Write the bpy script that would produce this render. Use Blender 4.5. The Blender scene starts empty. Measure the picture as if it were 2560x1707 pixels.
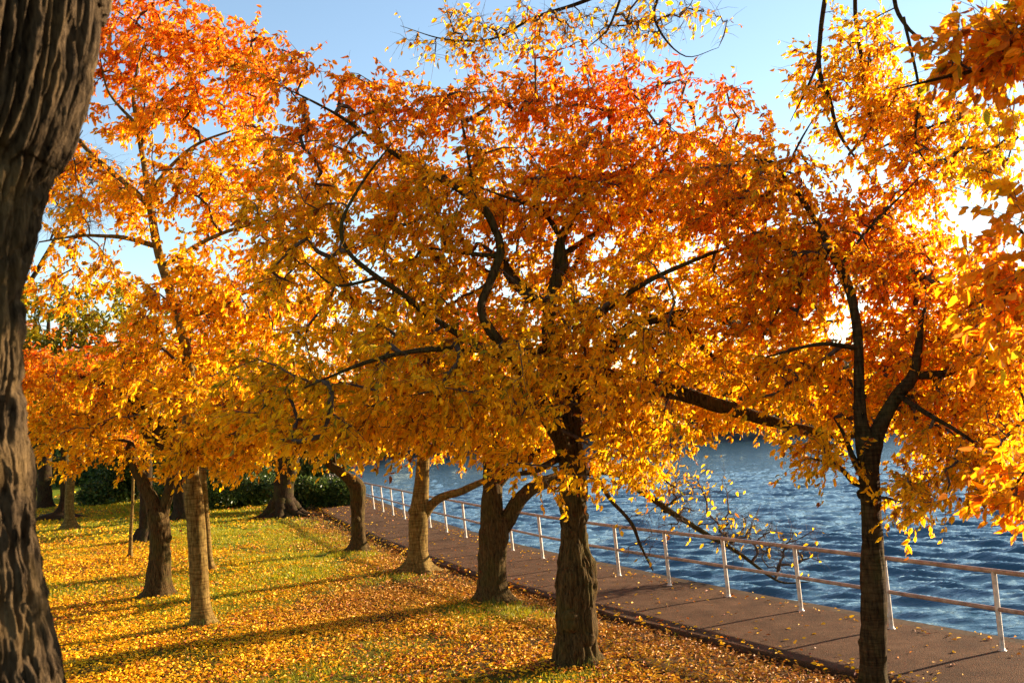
import bpy, math, random
import numpy as np
R_ = math.radians
rng = np.random.default_rng(7)

# ------------------------------------------------------------------ camera
FPX, PITCH, ROLL, CH = 2600.0, 0.075, -0.06, 3.1      # focal in px of a 2560 px wide frame
sc = bpy.context.scene
cp, sp, cr, sr = math.cos(PITCH), math.sin(PITCH), math.cos(ROLL), math.sin(ROLL)
FWD = np.array([0, cp, sp]); r0 = np.array([1., 0, 0]); u0 = np.array([0, -sp, cp])
RGT = cr*r0 + sr*u0; UPV = -sr*r0 + cr*u0
CAM = np.array([0, 0, CH])
cam_d = bpy.data.cameras.new('camera'); cam = bpy.data.objects.new('camera', cam_d)
sc.collection.objects.link(cam); sc.camera = cam
from mathutils import Matrix
m = Matrix.Identity(4)
for i in range(3):
    m[i][0] = RGT[i]; m[i][1] = UPV[i]; m[i][2] = -FWD[i]; m[i][3] = CAM[i]
cam.matrix_world = m
cam_d.sensor_width = 36; cam_d.lens = 36*FPX/2560
cam_d.clip_start = 0.1; cam_d.clip_end = 3000
cam_d.dof.use_dof = True; cam_d.dof.focus_distance = 14.5; cam_d.dof.aperture_fstop = 4.5

# ------------------------------------------------------------------ light
SUN_AZ, SUN_EL = R_(27), R_(14.5)        # azimuth from +X towards +Y
sd = np.array([math.cos(SUN_AZ)*math.cos(SUN_EL), math.sin(SUN_AZ)*math.cos(SUN_EL), math.sin(SUN_EL)])
w = bpy.data.worlds.new('World'); sc.world = w; w.use_nodes = True
nt = w.node_tree; bg = nt.nodes['Background']
sky = nt.nodes.new('ShaderNodeTexSky'); sky.sky_type = 'NISHITA'; sky.sun_disc = False
sky.sun_elevation = SUN_EL; sky.sun_rotation = R_(90) - SUN_AZ
sky.air_density = 1.0; sky.dust_density = 0.12; sky.ozone_density = 1.0; sky.altitude = 20
nt.links.new(sky.outputs[0], bg.inputs[0]); bg.inputs[1].default_value = 0.065
sl = bpy.data.lights.new('sun', 'SUN'); sl.energy = 5.0; sl.angle = R_(0.55); sl.color = (1.0, 0.80, 0.56)
so = bpy.data.objects.new('sun', sl); sc.collection.objects.link(so)
from mathutils import Vector
so.rotation_euler = Vector(sd).to_track_quat('Z', 'Y').to_euler()
so.location = (30, 10, 20)
sc.view_settings.view_transform = 'Standard'; sc.view_settings.look = 'None'
sc.view_settings.exposure = 2.15; sc.view_settings.gamma = 1
cy = sc.cycles
cy.max_bounces = 12; cy.diffuse_bounces = 11; cy.glossy_bounces = 3; cy.transmission_bounces = 8
cy.use_denoising = True
cy.use_adaptive_sampling = True; cy.adaptive_threshold = 0.01

# ------------------------------------------------------------------ helpers
S = 2560/2352.0
def ray(x, y):
    x, y = x*S, y*S
    return FWD + (x-1280)/FPX*RGT - (y-853.5)/FPX*UPV
def P(x, y, D):                      # photo position + distance ahead (m) -> world point
    r = ray(x, y); return CAM + r*(D/r[1])
def G(x, y, z=0.0):
    r = ray(x, y); return CAM + r*((z-CH)/r[2])
def mpp(D): return D*S/FPX           # metres per photo pixel

def h3(ix, iy, iz):
    n = (ix*374761393 + iy*668265263 + iz*2147483647) & 0xffffffff
    n = ((n ^ (n >> 13))*1274126177) & 0xffffffff
    n = n ^ (n >> 16)
    return (n & 0xffff)/65535.0
def vnoise(p):
    p = np.asarray(p, float); i = np.floor(p).astype(np.int64); f = p-i; f = f*f*(3-2*f)
    o = 0
    for dx in (0, 1):
        for dy in (0, 1):
            for dz in (0, 1):
                wt = (f[..., 0] if dx else 1-f[..., 0])*(f[..., 1] if dy else 1-f[..., 1])*(f[..., 2] if dz else 1-f[..., 2])
                o = o + wt*h3(i[..., 0]+dx, i[..., 1]+dy, i[..., 2]+dz)
    return o
def fbm(p, o=4):
    p = np.asarray(p, float); s = 0; a = .5; t = 0
    for k in range(o):
        s = s + a*vnoise(p*(2**k)+k*17.3); t += a; a *= .5
    return s/t
def xyz(x, y, z=0.0):
    x, y, z = np.broadcast_arrays(np.asarray(x, float), y, z); return np.stack([x, y, z], -1)
def norm(v): return v/np.maximum(np.linalg.norm(v, axis=-1, keepdims=True), 1e-9)

class MB:
    def __init__(s): s.v = []; s.f = []; s.n = 0; s.c = []; s.s = []
    def add(s, v, f, col=None, size=4):
        v = np.asarray(v, float).reshape(-1, 3); f = np.asarray(f, np.int64)
        s.v.append(v); s.f.append((f+s.n).reshape(-1)); s.s.append(np.full(f.size//size, size)); s.n += len(v)
        if col is not None: s.c.append(np.broadcast_to(col, (len(v), 3)))
    def build(s, name, mat, parent=None, smooth=True, world=True):
        me = bpy.data.meshes.new(name)
        v = np.concatenate(s.v); f = np.concatenate(s.f); sz = np.concatenate(s.s)
        me.vertices.add(len(v)); me.vertices.foreach_set('co', v.astype(np.float32).ravel())
        me.loops.add(len(f)); me.loops.foreach_set('vertex_index', f.astype(np.int32))
        me.polygons.add(len(sz)); st = np.concatenate([[0], np.cumsum(sz)[:-1]])
        me.polygons.foreach_set('loop_start', st.astype(np.int32))
        me.polygons.foreach_set('use_smooth', np.full(len(sz), smooth))
        me.update(calc_edges=True)
        if s.c:
            c = np.concatenate(s.c); a = me.color_attributes.new('tint', 'FLOAT_COLOR', 'POINT')
            a.data.foreach_set('color', np.concatenate([c, np.ones((len(c), 1))], 1).astype(np.float32).ravel())
        me.materials.append(mat)
        o = bpy.data.objects.new(name, me); sc.collection.objects.link(o)
        if parent is not None:
            o.parent = parent
            if world: o.location = -parent.location
        return o
def empty(name, loc, label, cat, group=None):
    o = bpy.data.objects.new(name, None); sc.collection.objects.link(o)
    o['label'] = label; o['category'] = cat
    if group: o['group'] = group
    o.location = (0, 0, 0)
    return o
def structure(o): o['kind'] = 'structure'; return o

def spline(pts, step):
    """Catmull-Rom through rows (x,y,z,r) resampled at about step metres"""
    p = np.asarray(pts, float)
    if len(p) == 2: q = np.stack([p[0]*2-p[1], p[0], p[1], p[1]*2-p[0]])
    else: q = np.concatenate([[2*p[0]-p[1]], p, [2*p[-1]-p[-2]]])
    out = []
    for i in range(1, len(q)-2):
        L = np.linalg.norm(q[i+1, :3]-q[i, :3]); n = max(1, int(round(L/step)))
        for k in range(n):
            t = k/n; a, b, c, d = q[i-1], q[i], q[i+1], q[i+2]
            out.append(.5*((2*b)+(c-a)*t+(2*a-5*b+4*c-d)*t*t+(3*b-a-3*c+d)*t**3))
    out.append(q[-2]); out = np.array(out); out[:, 3] = np.maximum(out[:, 3], .0015)
    return out
def frames(p):
    t = norm(np.gradient(p, axis=0)); n = len(p)
    a = np.zeros((n, 3)); ref = np.array([1., 0, 0]) if abs(t[0][0]) < .8 else np.array([0, 1., 0])
    v = ref-t[0]*np.dot(ref, t[0]); v /= np.linalg.norm(v); a[0] = v
    for i in range(1, n):
        v = v-t[i]*np.dot(v, t[i]); v /= np.linalg.norm(v); a[i] = v
    return t, a, np.cross(t, a)
def tube(mb, pr, sides, disp=None, cap=True):
    p = pr[:, :3]; r = pr[:, 3]; t, a, b = frames(p); n = len(p)
    th = np.arange(sides)/sides*2*np.pi
    dirs = a[:, None]*np.cos(th)[None, :, None]+b[:, None]*np.sin(th)[None, :, None]
    rr = np.repeat(r[:, None], sides, 1)
    if disp is not None: rr = disp(p, rr, th, dirs)
    v = p[:, None]+dirs*rr[..., None]
    i = np.arange(n-1)[:, None]*sides; j = np.arange(sides)[None]; j2 = (j+1) % sides
    f = np.stack([i+j, i+j2, i+sides+j2, i+sides+j], -1).reshape(-1, 4)
    mb.add(v, f)
    if cap:
        c = np.concatenate([v[-1], [p[-1]+t[-1]*r[-1]*.6]])
        k = np.arange(sides); mb.add(c, np.stack([k, (k+1) % sides, np.full(sides, sides)], -1), size=3)

# ------------------------------------------------------------------ materials
def mat(name):
    m = bpy.data.materials.new(name); m.use_nodes = True; n = m.node_tree
    return m, n, n.nodes['Principled BSDF'], n.nodes['Material Output']
def N(n, t, **k):
    x = n.nodes.new('ShaderNode'+t)
    for a, b in k.items():
        if a in x.inputs: x.inputs[a].default_value = b
        else: setattr(x, a, b)
    return x
def ramp(n, stops):
    r = n.nodes.new('ShaderNodeValToRGB'); e = r.color_ramp.elements
    while len(e) < len(stops): e.new(.5)
    for x, (p, c) in zip(e, stops): x.position = p; x.color = (*c, 1)
    return r
def leaf_mat(name, trans=.5, gain=1.0, rough=.45):
    m, n, b, o = mat(name)
    at = N(n, 'Attribute', attribute_name='tint')
    hv = N(n, 'HueSaturation', Saturation=1.0, Value=gain); n.links.new(at.outputs['Color'], hv.inputs['Color'])
    tc = N(n, 'TexCoord'); ns = N(n, 'TexNoise', Scale=55.0, Detail=2.0); n.links.new(tc.outputs['Object'], ns.inputs['Vector'])
    rp = ramp(n, [(.3, (.88, .85, .80)), (.62, (1.08, 1.08, 1.08))]); n.links.new(ns.outputs[0], rp.inputs[0])
    mx = N(n, 'MixRGB', blend_type='MULTIPLY', Fac=1.0); n.links.new(hv.outputs[0], mx.inputs[1]); n.links.new(rp.outputs[0], mx.inputs[2])
    n.links.new(mx.outputs[0], b.inputs['Base Color']); b.inputs['Roughness'].default_value = rough
    b.inputs['Specular IOR Level'].default_value = .18
    tr = N(n, 'BsdfTranslucent'); n.links.new(mx.outputs[0], tr.inputs[0])
    ms = N(n, 'MixShader'); ms.inputs[0].default_value = trans
    n.links.new(b.outputs[0], ms.inputs[1]); n.links.new(tr.outputs[0], ms.inputs[2]); n.links.new(ms.outputs[0], o.inputs[0])
    return m
LEAF = leaf_mat('autumn_leaf', .68)
LITTER = leaf_mat('fallen_leaf', .15, 1.0, .6)
GREEN = leaf_mat('evergreen_leaf', .3, 1.0, .4)
GRASSM = leaf_mat('grass_blade', .4, 1.0, .5)

def bark(name, dark, light, moss_sun=.0, vs=(6, 6, 1.4), scale=5.0, bump=.6, bands=False, dist=.02, moss_sun_col=(.06, .055, .012, 1)):
    m, n, b, o = mat(name)
    tc = N(n, 'TexCoord'); mp = N(n, 'Mapping'); mp.inputs['Scale'].default_value = vs
    n.links.new(tc.outputs['Object'], mp.inputs['Vector'])
    ns = N(n, 'TexNoise', Scale=scale, Detail=8.0, Roughness=.65); n.links.new(mp.outputs[0], ns.inputs['Vector'])
    rp = ramp(n, [(.32, dark), (.5, tuple(.5*(a+c) for a, c in zip(dark, light))), (.7, light)]); n.links.new(ns.outputs[0], rp.inputs[0])
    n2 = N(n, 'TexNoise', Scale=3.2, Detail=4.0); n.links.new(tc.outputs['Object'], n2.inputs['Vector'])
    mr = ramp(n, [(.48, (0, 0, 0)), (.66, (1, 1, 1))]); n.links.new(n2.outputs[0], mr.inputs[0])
    ml = N(n, 'Math', operation='MULTIPLY'); n.links.new(mr.outputs[0], ml.inputs[0]); ml.inputs[1].default_value = moss_sun
    mx = N(n, 'MixRGB'); n.links.new(ml.outputs[0], mx.inputs[0]); n.links.new(rp.outputs[0], mx.inputs[1]); mx.inputs[2].default_value = moss_sun_col
    col = mx.outputs[0]; hsrc = ns.outputs[0]
    if bands:
        m2 = N(n, 'Mapping'); m2.inputs['Scale'].default_value = (1.2, 1.2, 14); n.links.new(tc.outputs['Object'], m2.inputs['Vector'])
        n3 = N(n, 'TexNoise', Scale=3.0, Detail=4.0, Roughness=.6); n.links.new(m2.outputs[0], n3.inputs['Vector'])
        r3 = ramp(n, [(.42, (.62, .58, .52)), (.55, (1, 1, 1))]); n.links.new(n3.outputs[0], r3.inputs[0])
        m3 = N(n, 'MixRGB', blend_type='MULTIPLY', Fac=1.0); n.links.new(col, m3.inputs[1]); n.links.new(r3.outputs[0], m3.inputs[2]); col = m3.outputs[0]
        ad = N(n, 'Math', operation='ADD'); n.links.new(ns.outputs[0], ad.inputs[0]); n.links.new(n3.outputs[0], ad.inputs[1]); hsrc = ad.outputs[0]
    n.links.new(col, b.inputs['Base Color']); b.inputs['Roughness'].default_value = .9; b.inputs['Specular IOR Level'].default_value = .04
    bp = N(n, 'Bump', Strength=bump, Distance=dist); n.links.new(hsrc, bp.inputs['Height']); n.links.new(bp.outputs[0], b.inputs['Normal'])
    return m
BARK = bark('cherry_bark', (.008, .0045, .0025), (.075, .044, .017), moss_sun=.3, bands=True)
BARKR = bark('rough_cherry_bark', (.005, .003, .0015), (.10, .060, .020), moss_sun=.35, vs=(13, 13, 2.4), scale=3.2, bump=1.0, dist=.03)
BARKY = bark('smooth_cherry_bark', (.04, .021, .006), (.24, .155, .042), moss_sun=.2, bands=True, bump=.4)
BARKD = bark('old_dark_bark', (.006, .0035, .002), (.05, .031, .015), moss_sun=.35)
BARKF = bark('furrowed_bark', (.003, .002, .0015), (.11, .072, .038), moss_sun=.5, moss_sun_col=(.21, .13, .05, 1), vs=(22, 22, 6.0), scale=2.4, bump=1.0, dist=.03)  # tan blotches are patches of sunlight painted into the bark colour, not moss
TWIG = bark('twig_bark', (.035, .022, .015), (.12, .08, .055), vs=(3, 3, 3), bump=.2)
PALE = bark('pale_bare_wood', (.22, .15, .09), (.42, .32, .22), bump=.2)

# ------------------------------------------------------------------ tree builder
GOLD = np.array([.92, .44, .006]); YEL = np.array([.95, .53, .007]); ORG = np.array([.90, .265, .006]); RED = np.array([.78, .11, .010])
BRN = np.array([.32, .10, .012]); GRN = np.array([.13, .17, .015]); YG = np.array([.50, .38, .012])
def leaf_colors(p, zlo, zhi, pal='gold', seed=0):
    """each leaf's own colour: warmer and redder towards the top of the tree, as the autumn turn goes"""
    k = len(p)
    t = np.clip((p[:, 2]-zlo)/(zhi-zlo), -.3, 1.3)
    nz = fbm(p*.9+seed*9.1, 3)-.5
    u = rng.random(k)
    if pal == 'gold':   s = .95*np.maximum(t, 0)**2.2+1.1*nz+(u-.5)*.5-.30
    elif pal == 'red':  s = -.30+.95*np.maximum(t, 0)**1.2+1.1*nz+(u-.5)*.5
    elif pal == 'orange': s = -.15+.5*t+1.1*nz+(u-.5)*.55
    elif pal == 'overhang': s = np.where(p[:, 1] < 9, .32, -.1)+.9*nz+(u-.5)*.55
    elif pal == 'green': s = -1.0+1.2*nz+(u-.5)*.7
    elif pal == 'dull': s = .05+.5*t+1.3*nz+(u-.5)*.9
    if pal != 'green': s = np.where(u < .045, s-.5, np.maximum(s, -.34+.12*(u-.5)))
    kn = [-1.4, -.75, -.3, 0.0, .35, .75, 1.15]
    cs = np.array([GRN, YG, YEL, YEL*.6+GOLD*.4, GOLD*.5+ORG*.5, ORG, RED])
    c = np.stack([np.interp(s, kn, cs[:, i]) for i in range(3)], 1)
    c *= (.72+.42*rng.random(k))[:, None]
    br = rng.random(k) < (.06 if pal != 'dull' else .15); c[br] = BRN*(.7+.6*rng.random(br.sum()))[:, None]
    gr = rng.random(k) < .02; c[gr] = YG*.8
    if pal == 'green': c *= .8
    return c
def leaves(mb, pos, axis, L, wr, cols, flat=False):
    k = len(pos); rv = rng.normal(size=(k, 3))
    if flat: rv = np.array([0, 0, 1.])+rng.normal(size=(k, 3))*.45
    a = norm(axis); n = norm(rv-a*np.sum(rv*a, 1, keepdims=True)); b = np.cross(n, a)
    L = L[:, None]; W = L*wr[:, None]; cu = (rng.random((k, 1))-.2)*.35*L; fo = W*(.08+.28*rng.random((k, 1)))
    v = np.stack([pos, pos+a*L*.28+b*W*.46+n*fo, pos+a*L*.66+b*W*.36+n*(fo-cu*.3), pos+a*L-n*cu,
                  pos+a*L*.66-b*W*.36+n*(fo-cu*.3), pos+a*L*.28-b*W*.46+n*fo], 1)
    i = np.arange(k)[:, None]*6
    f = np.concatenate([i+np.array([0, 3, 2, 1]), i+np.array([0, 5, 4, 3])], 1).reshape(-1, 4)
    mb.add(v.reshape(-1, 3), f, np.repeat(cols, 6, 0))
WIND = np.array([-.75, -.1, -.15])
def trunk_disp(zb, r_base, flare, lobes, seed, rough=.10):
    def d(p, rr, th, dirs):
        h = (p[:, 2]-zb)[:, None]
        fl = flare*np.exp(-np.maximum(h, 0)/.17)
        ang = th[None]+seed
        lob = 1+.55*np.sin(lobes*ang+1.3*seed)*np.exp(-np.maximum(h, 0)/.3)+.25*np.sin((lobes*2-1)*ang)*np.exp(-np.maximum(h, 0)/.25)
        q = p[:, None]+dirs*rr[..., None]
        n1 = fbm(q*np.array([3.2, 3.2, 1.8])+seed*3, 3)-.5; n2 = fbm(q*np.array([19, 19, 5])+seed, 3)-.5; n2 = n2-.5*np.exp(-((2*vnoise(q*np.array([15, 15, 3.5])+seed*7)-1)/.18)**2)*rough*4
        return rr*(1+fl*lob+.38*n1*(rough/.10)+rough*1.5*n2)
    return d
def make_tree(name, label, cat, D, trunk, limbs=(), blobs=(), tips=100, lpt=50, pal='gold', seed=1, bmat=None, flare=.5,
              leafL=.115, group=None, spread=.38, sides=28, thin=1.0, bare=0.0, rough=.10, droop=.5, step=None, leafmat=None, knobs=0, excl=(), zmin=.9):
    """trunk/limbs: rows (x, y, radius_m[, D]) in photo positions at distance D; blobs: (x,y,D,rx,ry,rz,weight)"""
    global rng
    rng = np.random.default_rng(seed*101+5)
    bmat = bmat or BARK
    root = empty(name, None, label, cat, group)
    def conv(rows): return np.array([[*q[1:4], q[4]] if q[0] == 'w' else [*P(q[0], q[1], q[3] if len(q) > 3 else D), q[2]] for q in rows])
    root.location = conv(trunk)[0][:3]; root.location[2] = 0.0
    tp = spline(conv(trunk), step or (.07 if D < 30 else .2))
    zb = tp[0, 2]
    first = tp[0].copy(); first[2] -= .12; tp = np.concatenate([[first], tp])
    mb = MB(); tube(mb, tp, sides, trunk_disp(zb, tp[0, 3], flare, 5, seed, rough)); 
    if D < 42 and tp[0, 3] > .1:                  # root toes spreading from the foot
        for kk in range(6):
            an = kk*1.047+rng.random()*.7; rb = tp[0, 3]; ln = rb*(1.5+.9*rng.random()); d = np.array([math.cos(an), math.sin(an)]); e = np.array([-d[1], d[0]])*(rng.random()-.5)*rb
            c = tp[0, :2]; q = [[*(c+d*rb*.35), zb+rb*.95, rb*.42], [*(c+d*rb*.85), zb+rb*.38, rb*.32], [*(c+d*rb*1.25+e*.4), zb+rb*.10, rb*.21], [*(c+d*ln+e), zb-rb*.10, rb*.12], [*(c+d*ln*1.2+e*1.4), zb-rb*.22, rb*.06]]
            tube(mb, spline(q, .05), 12, lambda p, rr, th, dirs: rr*(.8+.45*fbm((p[:, None]+dirs*rr[..., None])*9+seed, 3)))
    for kk in range(knobs):                       # burls and healed wounds merged into the trunk mesh
        i = rng.integers(6, max(7, int(len(tp)*.9))); r = tp[i, 3]; th = rng.random()*6.28
        c = tp[i, :3]+np.array([math.cos(th), math.sin(th), 0])*r*.75
        d = np.array([math.cos(th), math.sin(th), .2]); q = np.array([[*(c-d*r*.2), r*.55], [*(c+d*r*.22), r*.45], [*(c+d*r*.4), r*.25], [*(c+d*r*.47), r*.05]])
        tube(mb, q, 14, lambda p, rr, th, dirs: rr*(.8+.5*fbm((p[:, None]+dirs*rr[..., None])*14, 2)))
    mb.build('trunk', bmat, root)
    pos = [tp[len(tp)//3:, :3]]; rad = [tp[len(tp)//3:, 3]]; 
    for li in limbs:
        s = spline(conv(li), .09 if D < 30 else .2)
        s[:, :3] += (fbm(s[:, :3]*2.0+seed, 2)[:, None]-.5)*np.minimum(.06, s[:, 3:4])
        mb = MB(); rf = rough*1.2
        tube(mb, s, 14, lambda p, rr, th, dirs: rr*(1+.35*(fbm((p[:, None]+dirs*rr[..., None])*5.+seed, 3)-.5)+rf*(fbm((p[:, None]+dirs*rr[..., None])*22., 2)-.5)))
        mb.build('limb', bmat, root)
        k0 = len(s)//5
        pos.append(s[k0:, :3]); rad.append(s[k0:, 3])
    if not tips: return root
    NP = np.concatenate(pos); NR = np.concatenate(rad)
    n0 = len(NP)
    cap = n0+tips*8+10
    nodes = np.zeros((cap, 3)); nodes[:n0] = NP; par = np.full(cap, -1); cnt = n0
    # targets
    wts = np.array([b[6]*b[3]*b[4]*b[5] if len(b) > 6 else b[3]*b[4]*b[5] for b in blobs]); wts = wts/wts.sum()
    T = []; TD = []
    while len(T) < tips:
        bi = rng.choice(len(blobs), p=wts); b = blobs[bi]
        d = norm(rng.normal(size=3))*rng.random()**(1/2.2)
        q = P(b[0], b[1], b[2])+d*np.array(b[3:6])
        if vnoise(q*1.5+seed*5) < .26: continue
        if q[2] < zmin: continue
        T.append(q); TD.append(b[7] if len(b) > 7 else 1.0)
    T = np.array(T); TD = np.array(TD)
    d0 = np.array([np.min(np.sum((NP-q)**2, 1)) for q in T]); od = np.argsort(d0); T = T[od]; TD = TD[od]; CD = []
    chains = []
    for q, td in zip(T, TD):
        d = np.linalg.norm(nodes[:cnt]-q, axis=1); d = d+ .25*(np.arange(cnt) >= n0)*0
        j = int(np.argmin(d)); a = nodes[j]; L = d[j]
        if L > 4.5: continue
        n = int(np.clip(L/.22, 2, 7))
        pd = norm(a-nodes[par[j]]) if par[j] >= 0 else np.array([0, 0, .4])
        mid = a+(q-a)*.5+pd*L*.18+rng.normal(size=3)*L*.10+np.array([0, 0, .10*L])
        t = (np.arange(1, n+1)/n)[:, None]
        pts = (1-t)**2*a+2*t*(1-t)*mid+t*t*q
        pts[:-1] += rng.normal(size=(n-1, 3))*.018
        ids = np.arange(cnt, cnt+n); nodes[ids] = pts; par[ids] = np.concatenate([[j], ids[:-1]]); cnt += n
        chains.append((j, ids)); CD.append(td)
    nodes = nodes[:cnt]; par = par[:cnt]; c = np.zeros(cnt)
    for j, ids in chains: c[ids[-1]] += 1
    for i in range(cnt-1, n0-1, -1):
        if par[i] >= 0: c[par[i]] += c[i]
    r = .0056*thin*np.maximum(c, .6)**.55
    r[:n0] = NR
    mb = MB()
    for j, ids in chains:
        full = np.concatenate([[j], ids])
        rr = r[full].copy(); rr[0] = min(rr[0], rr[1]*1.15); rr[-1] *= .5
        tube(mb, np.concatenate([nodes[full], rr[:, None]], 1), 5 if rr[1] > .008 else 4, cap=False)
    # twiglets
    B = []; DR = []; 
    m_ = 6
    for j, ids in chains:
        full = np.concatenate([[j], ids]); sg = nodes[full]
        u = (1-rng.random(m_)**1.3*.75)*(len(sg)-1); i0 = np.minimum(u.astype(int), len(sg)-2); fr = (u-i0)[:, None]
        bp = sg[i0]*(1-fr)+sg[i0+1]*fr; dr = norm(sg[i0+1]-sg[i0])
        B.append(bp); DR.append(dr)
    B = np.concatenate(B); DR = np.concatenate(DR); k = len(B)
    Dn = norm(DR*.55+norm(rng.normal(size=(k, 3)))*.8+np.array([-.12, 0, -.12])); TL = spread*(.5+.8*rng.random(k))
    e1 = B+Dn*TL[:, None]*.55; Dn2 = norm(Dn+np.array([-.12, 0, -.30])*droop*2); e2 = e1+Dn2*TL[:, None]*.5
    up = np.array([0, 0, 1.]); sd_ = norm(np.cross(Dn, up)+1e-4); s2 = np.cross(Dn, sd_)
    V = []
    rt = .0031*thin
    for pnt, q in ((B, 1.0), (e1, .8), (e2, .35)):
        for an in (0, 2.1, 4.2): V.append(pnt+(sd_*math.cos(an)+s2*math.sin(an))*rt*q)
    V = np.stack(V, 1); i = np.arange(k)[:, None]*9
    f = np.concatenate([i+np.array([a+0+3*l, a2+3*l, a2+3+3*l, a+3+3*l]) for l in (0, 1) for a, a2 in ((0, 1), (1, 2), (2, 0))], 1).reshape(-1, 4)
    mb.add(V.reshape(-1, 3), f)
    tw = mb.build('twig_network', TWIG, root); tw['kind'] = 'stuff'
    if bare >= 1: return root
    lp = max(1, int(lpt/m_))
    idx = np.repeat(np.arange(k), lp); u = rng.random(len(idx))
    keep = rng.random(len(idx)) < (1-bare)*np.repeat(np.array(CD), m_)[idx]; idx = idx[keep]; u = u[keep]
    pp = np.where(u[:, None] < .5, B[idx]+(e1-B)[idx]*(u*2)[:, None], e1[idx]+(e2-e1)[idx]*(u*2-1)[:, None])
    off = norm(rng.normal(size=(len(idx), 3)))*.018; pp = pp+off
    ax = Dn2[idx]*.35+norm(rng.normal(size=(len(idx), 3)))*.62+np.array([0, 0, -.42])+WIND*.42
    L = leafL*(.48+.80*rng.random(len(idx))); wr = .40+.2*rng.random(len(idx))
    ok = np.ones(len(pp), bool)
    for e in excl:                    # openings in the crown
        ok &= np.sum(((pp-P(*e[:3]))/np.array(e[3:6]))**2, 1) > 1
    pp, ax, L, wr = pp[ok], ax[ok], L[ok], wr[ok]
    zs = pp[:, 2]; lo, hi = np.percentile(zs, 12), np.percentile(zs, 96)
    mb = MB(); leaves(mb, pp, ax, L, wr, leaf_colors(pp, lo, hi, pal, seed))
    fo = mb.build('foliage', leafmat or LEAF, root, smooth=False); fo['kind'] = 'stuff'
    return root
# ------------------------------------------------------------------ ground
EL = [(12.0, -6.0), (9.0, 0.0), (6.6, 5.0), (4.85, 10.0), (3.07, 13.14), (1.10, 16.92), (-.60, 20.67), (-2.99, 26.3), (-6.64, 37.2), (-10.4, 50.0), (-15.5, 66), (-24, 85), (-40, 110), (-70, 140), (-120, 170), (-220, 230)]
EL = np.array(EL)
def edge_x(y): return np.interp(y, EL[:, 1], EL[:, 0])
def smooth_edge():
    p = np.array([[a, b, 0, .1] for a, b in EL]); return spline(p, .6)[:, :2]
ED = smooth_edge()
def ex(y): return np.interp(y, ED[:, 1], ED[:, 0])
BASES = [(468, 1443), (365, 1372), (297, 1285), (482, 1312), (337, 1243), (650, 1185), (822, 1268), (958, 1312), (1132, 1385), (1330, 1533), (2008, 1592)]
BASES = np.array([G(*b)[:2] for b in BASES])
def lawn_z(x, y):
    z = .10*(fbm(xyz(x*.22, y*.22, 3.3), 3)-.5)+.03*(fbm(xyz(x*1.4, y*1.4, 1.1), 2)-.5)
    for bx, by in BASES: z = z+.05*np.exp(-((x-bx)**2+(y-by)**2)/.5)
    dd = np.clip((ex(y)-x)/1.6, 0, 1)
    z = z*dd-.075*(1-dd)
    return z
mt, n, b, o = mat('lawn_soil')
tc = N(n, 'TexCoord')
n1 = N(n, 'TexNoise', Scale=.55, Detail=4.0); n.links.new(tc.outputs['Object'], n1.inputs['Vector'])
n2 = N(n, 'TexNoise', Scale=22.0, Detail=6.0, Roughness=.7); n.links.new(tc.outputs['Object'], n2.inputs['Vector'])
at = N(n, 'Attribute', attribute_name='tint')
r2 = ramp(n, [(.3, (.55, .55, .5)), (.7, (1.35, 1.3, 1.25))]); n.links.new(n2.outputs[0], r2.inputs[0])
mx = N(n, 'MixRGB', blend_type='MULTIPLY', Fac=1.0); n.links.new(at.outputs['Color'], mx.inputs[1]); n.links.new(r2.outputs[0], mx.inputs[2])
n.links.new(mx.outputs[0], b.inputs['Base Color']); b.inputs['Specular IOR Level'].default_value = .04; b.inputs['Roughness'].default_value = .95
bp = N(n, 'Bump', Strength=.8, Distance=.03); n.links.new(n2.outputs[0], bp.inputs['Height']); n.links.new(bp.outputs[0], b.inputs['Normal'])
LAWN = mt
def gauss(x, y, cx, cy, sx, sy): return np.exp(-((x-cx)/sx)**2-((y-cy)/sy)**2)
def green(x, y):
    """how grassy the lawn is, 0..1"""
    g = fbm(xyz(x*.35, y*.35, 8.), 3)*1.6-.62
    for i, (bx, by) in enumerate(BASES):
        if i in (6, 7, 8): g = g+.95*gauss(x, y, bx+.1, by-.7, 1.1, .9)
        if i == 9: g = g+.75*gauss(x, y, bx-.1, by-.55, .7, .35)
    g = g+.6*gauss(x, y, -5.2, 27.5, 2.3, 4.5)+.45*gauss(x, y, -8, 34, 5, 5)+.35*gauss(x, y, -3.2, 13.2, 1.2, .7)
    g = g+.6*np.clip((y-36)/12, 0, 1)+.20*np.clip((y-14)/9, 0, 1)*np.clip((ex(y)-x-2)/2, 0, 1)
    dd = ex(y)-x
    g = g-.9*np.exp(-(dd/1.0)**2)-.6*gauss(x, y, -2.6, 19.5, 1.6, 3.5)-.8*gauss(x, y, 1.6, 13.4, 1.2, 1.7)
    return np.clip(g, 0, 1)
ys = np.concatenate([np.arange(-15, 7, 1.0), np.arange(7, 34, .16), np.arange(34, 70, .5), np.arange(70, 260, 4)])
us = np.concatenate([[0, .03], np.arange(.1, 22, .18), np.arange(22, 60, .8), np.arange(60, 300, 10)])
YY, UU = np.meshgrid(ys, us, indexing='ij'); XX = ex(YY)+.35-UU
ZZ = lawn_z(XX, YY)
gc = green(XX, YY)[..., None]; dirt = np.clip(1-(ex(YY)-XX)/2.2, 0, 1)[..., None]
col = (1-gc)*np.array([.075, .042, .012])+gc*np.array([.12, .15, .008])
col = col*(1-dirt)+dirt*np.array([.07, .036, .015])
mb = MB(); a_, b_ = YY.shape; ii = np.arange(a_-1)[:, None]*b_+np.arange(b_-1)[None]
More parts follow.
